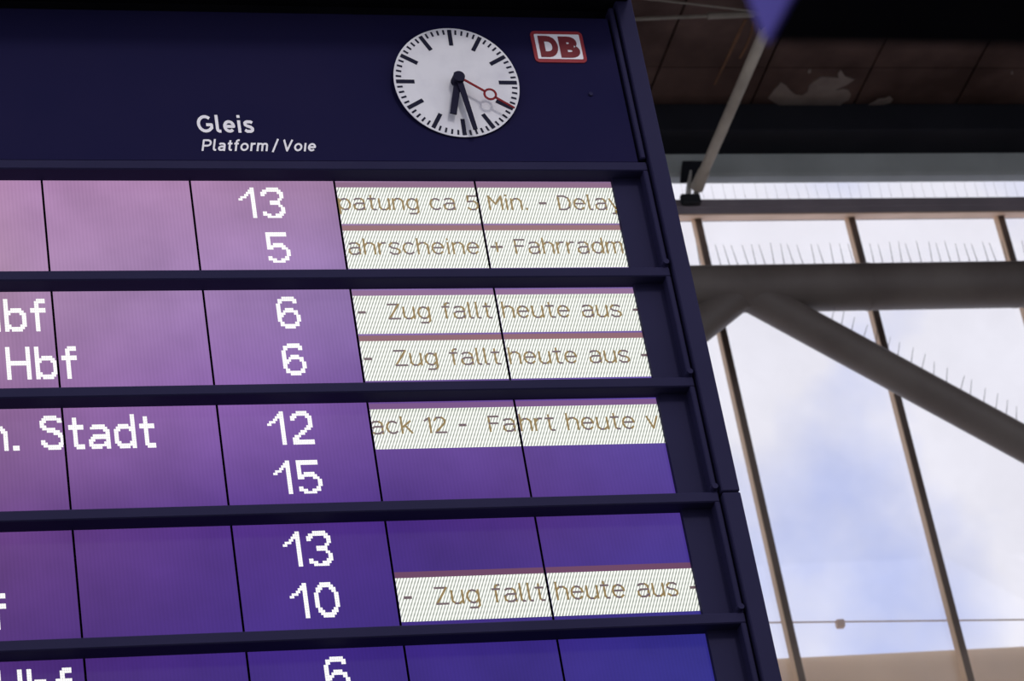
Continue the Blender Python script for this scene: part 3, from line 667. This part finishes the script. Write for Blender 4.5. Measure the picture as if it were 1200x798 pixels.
# ---- ticker strips with thin lettering
def arc_(cx, cz, rx, rz, a0, a1, n=7): return [(cx + rx * math.cos(math.radians(a0 + (a1 - a0) * i / n)), cz + rz * math.sin(math.radians(a0 + (a1 - a0) * i / n))) for i in range(n + 1)]
bowl = lambda: arc(3.5, 4, 3.5, 4, 0, 360, 14)
THIN = {
 'a': (7, [[(0.8, 7.2), (2, 8), (5, 8), (6.5, 6.8), (6.5, 0)], [(6.5, 4.6), (2, 4.6), (0.3, 3.4), (0.3, 1.2), (1.8, 0), (4.5, 0), (6.5, 1.4)]]),
 'c': (6.4, [arc(3.5, 4, 3.5, 4, 45, 315, 10)]),
 'd': (7, [[(6.8, 11), (6.8, 0)], arc(3.5, 4, 3.4, 4, 30, 330, 10)]),
 'e': (7, [[(0.2, 4.4), (6.9, 4.4)] + arc(3.5, 4, 3.4, 4, 6, 320, 12)]),
 'f': (4.5, [[(4.5, 10.6), (3, 10.6), (2, 9.6), (2, 0)], [(0, 8), (4.4, 8)]]),
 'g': (7, [[(6.8, 8), (6.8, -1.6), (5.4, -3), (1.2, -3)], arc(3.5, 4, 3.4, 4, 30, 330, 10)]),
 'h': (6.6, [[(0.2, 11), (0.2, 0)], [(0.2, 6.2), (2.4, 8), (4.6, 8), (6.4, 6.4), (6.4, 0)]]),
 'i': (1.2, [[(0.6, 8), (0.6, 0)], [(0.6, 10.2), (0.6, 10.8)]]),
 'k': (6, [[(0.2, 11), (0.2, 0)], [(5.6, 8), (0.4, 3.8)], [(2.2, 5.2), (6, 0)]]),
 'l': (2.4, [[(0.4, 11), (0.4, 1), (1.2, 0), (2.4, 0)]]),
 'm': (10, [[(0.2, 8), (0.2, 0)], [(0.2, 6.4), (2, 8), (4, 8), (5, 6.8), (5, 0)], [(5, 6.6), (6.8, 8), (8.8, 8), (9.8, 6.8), (9.8, 0)]]),
 'n': (6.6, [[(0.2, 8), (0.2, 0)], [(0.2, 6.2), (2.4, 8), (4.6, 8), (6.4, 6.4), (6.4, 0)]]),
 'p': (7, [[(0.2, 8), (0.2, -3)], arc(3.6, 4, 3.4, 4, 150, -150, 10)]),
 'r': (4.4, [[(0.2, 8), (0.2, 0)], [(0.2, 5.6), (2.2, 8), (4.4, 8)]]),
 's': (6, [[(5.8, 7), (4.4, 8), (1.6, 8), (0.2, 6.8), (0.2, 5.4), (1.6, 4.4), (4.4, 3.8), (5.8, 2.6), (5.8, 1.2), (4.4, 0), (1.6, 0), (0, 1.2)]]),
 't': (4.6, [[(2, 10.4), (2, 1.2), (3, 0), (4.6, 0)], [(0, 8), (4.6, 8)]]),
 'u': (6.6, [[(0.2, 8), (0.2, 1.6), (1.8, 0), (4.2, 0), (6.4, 1.8)], [(6.4, 8), (6.4, 0)]]),
 'v': (6.4, [[(0, 8), (3.2, 0), (6.4, 8)]]),
 'y': (6.4, [[(0, 8), (3.4, 0.4)], [(6.4, 8), (2.6, -3), (0.8, -3)]]),
 'D': (7.6, [[(0.2, 0), (0.2, 10), (4, 10), (6.6, 8.4), (7.4, 5), (6.6, 1.6), (4, 0), (0.2, 0)]]),
 'F': (6.2, [[(0.2, 0), (0.2, 10), (6.2, 10)], [(0.2, 5.4), (5.2, 5.4)]]),
 'M': (8.4, [[(0.2, 0), (0.2, 10), (4.2, 4), (8.2, 10), (8.2, 0)]]),
 'Z': (7, [[(0, 10), (6.8, 10), (0.2, 0), (7, 0)]]),
 '1': (3.4, [[(0, 8), (3, 10), (3, 0)]]),
 '2': (6.6, [[(0.2, 8.2), (1.8, 10), (4.8, 10), (6.4, 8.4), (6.2, 6.4), (0.2, 0), (6.6, 0)]]),
 '5': (6.6, [[(6.2, 10), (0.8, 10), (0.4, 5.8), (4.4, 6.2), (6.4, 4.4), (6.4, 1.8), (4.6, 0), (1.6, 0), (0.2, 1.4)]]),
 '-': (4, [[(0, 4.4), (4, 4.4)], [(0, 4.9), (4, 4.9)]]),
 '+': (7, [[(0, 4.6), (7, 4.6)], [(0, 5), (7, 5)], [(3.5, 1.4), (3.5, 8)]]),
 '.': (1.2, [[(0.6, 0), (0.6, 0.9)]]),
 ' ': (3.6, [])}
def thin_text(s, r, k, line, u0, u1, gap=2.3):
    T = T0 - r * PR; zb = T - (0.132 if line == 0 else 0.333); hz = 0.0062
    wd = sum(THIN[c][0] for c in s) + gap * (len(s) - 1); sc = (u1 - u0) / wd
    lo, hi = k * W + 0.006, ((k + 1) * W - 0.006 if k < 3 else XE - 0.002); th = 0.0039
    x = u0
    for c in s:
        m = bm_()
        for pl in THIN[c][1]:
            for (ax, az), (bx, bz) in zip(pl, pl[1:]):
                A = Vector((x + ax * sc, zb + az * hz)); B = Vector((x + bx * sc, zb + bz * hz)); d = B - A
                if d.length < 1e-6: continue
                if max(A.x, B.x) > hi or min(A.x, B.x) < lo:
                    if min(A.x, B.x) > hi - 0.002 or max(A.x, B.x) < lo + 0.002: continue
                    if abs(d.x) > 1e-6:
                        def cl(P):
                            q = min(max(P.x, lo), hi); return Vector((q, A.y + d.y * (q - A.x) / d.x))
                        A, B = cl(A), cl(B); d = B - A
                        if d.length < 1e-6: continue
                dn = d.normalized(); n = Vector((-dn.y, dn.x)) * th; e = dn * (th * 0.6)
                P = [A - e - n, B + e - n, B + e + n, A - e + n]
                m.add([(p.x, -0.0030 - 0.00001 * (len(m.f) % 40), p.y) for p in P], [(0, 1, 2, 3)], 1 if abs(dn.x) > 0.8 else 0)
        x += (THIN[c][0] + gap) * sc
        if m.f: m.build('ticker_letter', ['lcd_ochre', 'lcd_plum'], tiles[(r, k)])
def ticker(r, line, ks=(2, 3)):
    T = T0 - r * PR
    zt0, zb = (T - 0.030, T - 0.196) if line == 0 else (T - 0.227, T - 0.397)
    for k in ks:
        x0 = k * W + 0.0045; x1 = (k + 1) * W - 0.0045 if k < 3 else XE - 0.0005
        bm_().quad(x0, x1, zb, zt0, -0.0016).build('ticker_strip', 'lcd_ticker', tiles[(r, k)])
        bm_().quad(x0, x1, zt0, zt0 + 0.024, -0.0010).build('ghost_band', 'lcd_ghost_%d%d' % (r, line), tiles[(r, k)])
U = lambda px, py: at(px, py).x
for r, l in ((0, 0), (0, 1), (1, 0), (1, 1), (2, 0), (3, 1)): ticker(r, l)
thin_text('patung ca 5', 0, 2, 0, U(397.3, 240), U(559.5, 240)); thin_text('Min. - Delay', 0, 3, 0, U(573, 240), U(726, 240))
thin_text('ahrscheine', 0, 2, 1, U(408.7, 292), U(561, 292)); thin_text('+ Fahrradm', 0, 3, 1, U(576, 292), U(729, 292))
thin_text('-  Zug fallt', 1, 2, 0, U(420, 366), U(575.5, 366)); thin_text('heute aus -', 1, 3, 0, U(589.3, 366), U(750, 366))
thin_text('-  Zug fallt', 1, 2, 1, U(427, 420), U(585.5, 420)); thin_text('heute aus -', 1, 3, 1, U(597, 420), U(760, 420))
thin_text('ack 12 -  Fa', 2, 2, 0, U(434.7, 500), U(603.5, 500)); thin_text('hrt heute v', 2, 3, 0, U(609.6, 497), U(771, 497))
thin_text('-  Zug fallt', 3, 2, 1, U(474, 703), U(638.5, 703)); thin_text('heute aus -', 3, 3, 1, U(652.3, 697), U(818, 697))

# ------------------------------------------------------------------ station clock
R = 0.2477
cc = at(535.3, 96.2, YR - 0.022)
clk = root('station_clock', (cc.x, cc.y, cc.z), label='round white station clock with black bar marks and red second hand', cat='clock')
clk.rotation_euler = (math.radians(4.5), 0, 0)
th_ = math.radians(4.5); m = MB(); N_ = 72
ring0 = [(R * 1.004 * math.cos(2 * math.pi * i / N_), R * 1.004 * math.sin(2 * math.pi * i / N_)) for i in range(N_)]
m.add([(x, 0.003, z) for x, z in ring0] + [(x, max(0.004, (YH - cc.y + z * math.sin(th_)) / math.cos(th_)), z) for x, z in ring0], [tuple(range(N_)), tuple(range(N_, 2 * N_))] + [(i, (i + 1) % N_, N_ + (i + 1) % N_, N_ + i) for i in range(N_)])
m.build('case', 'navy', clk)
MB().tube((0, 0.0, 0), (0, 0.0032, 0), R, n=72).build('dial', 'dial_white', clk)
hm = MB().box((-0.033 * R, -0.0015, 0.675 * R), (0.033 * R, 0.002, 0.965 * R)).mesh('hour_mark', 'mark_black')
mm = MB().box((-0.015 * R, -0.0015, 0.88 * R), (0.015 * R, 0.002, 0.965 * R)).mesh('minute_mark', 'mark_black')
for i in range(60): place('hour_mark' if i % 5 == 0 else 'minute_mark', hm if i % 5 == 0 else mm, clk, (0, 0, 0), (0, math.radians(6 * i), 0))
def hand(name, poly, ya, yb, ang, m):
    o = MB().prism(poly, ya, yb).build(name, m, clk); o.rotation_euler = (0, math.radians(ang), 0); return o
hand('hour_hand', [(-0.058 * R, -0.10 * R), (0.058 * R, -0.10 * R), (0.052 * R, 0.66 * R), (-0.052 * R, 0.66 * R)], -0.020, -0.026, 194, 'hand_black')
hand('minute_hand', [(-0.05 * R, -0.10 * R), (0.05 * R, -0.10 * R), (0.034 * R, 0.95 * R), (-0.034 * R, 0.95 * R)], -0.028, -0.034, 171.2, 'hand_black')
m = MB().prism([(-0.018 * R, 0), (0.018 * R, 0), (0.018 * R, 0.47 * R), (-0.018 * R, 0.47 * R)], -0.036, -0.039)
m.prism([(-0.018 * R, 0.64 * R), (0.018 * R, 0.64 * R), (0.014 * R, 0.99 * R), (-0.014 * R, 0.99 * R)], -0.036, -0.039)
m.ring(0, 0.555 * R, 0.074 * R, 0.108 * R, -0.036, -0.039, 36)
o = m.build('second_hand', 'second_red', clk); o.rotation_euler = (0, math.radians(124.5), 0)
MB().tube((0, 0.005, 0), (0, -0.044, 0), 0.098 * R, 0.092 * R, n=32).build('hub', 'hand_black', clk)
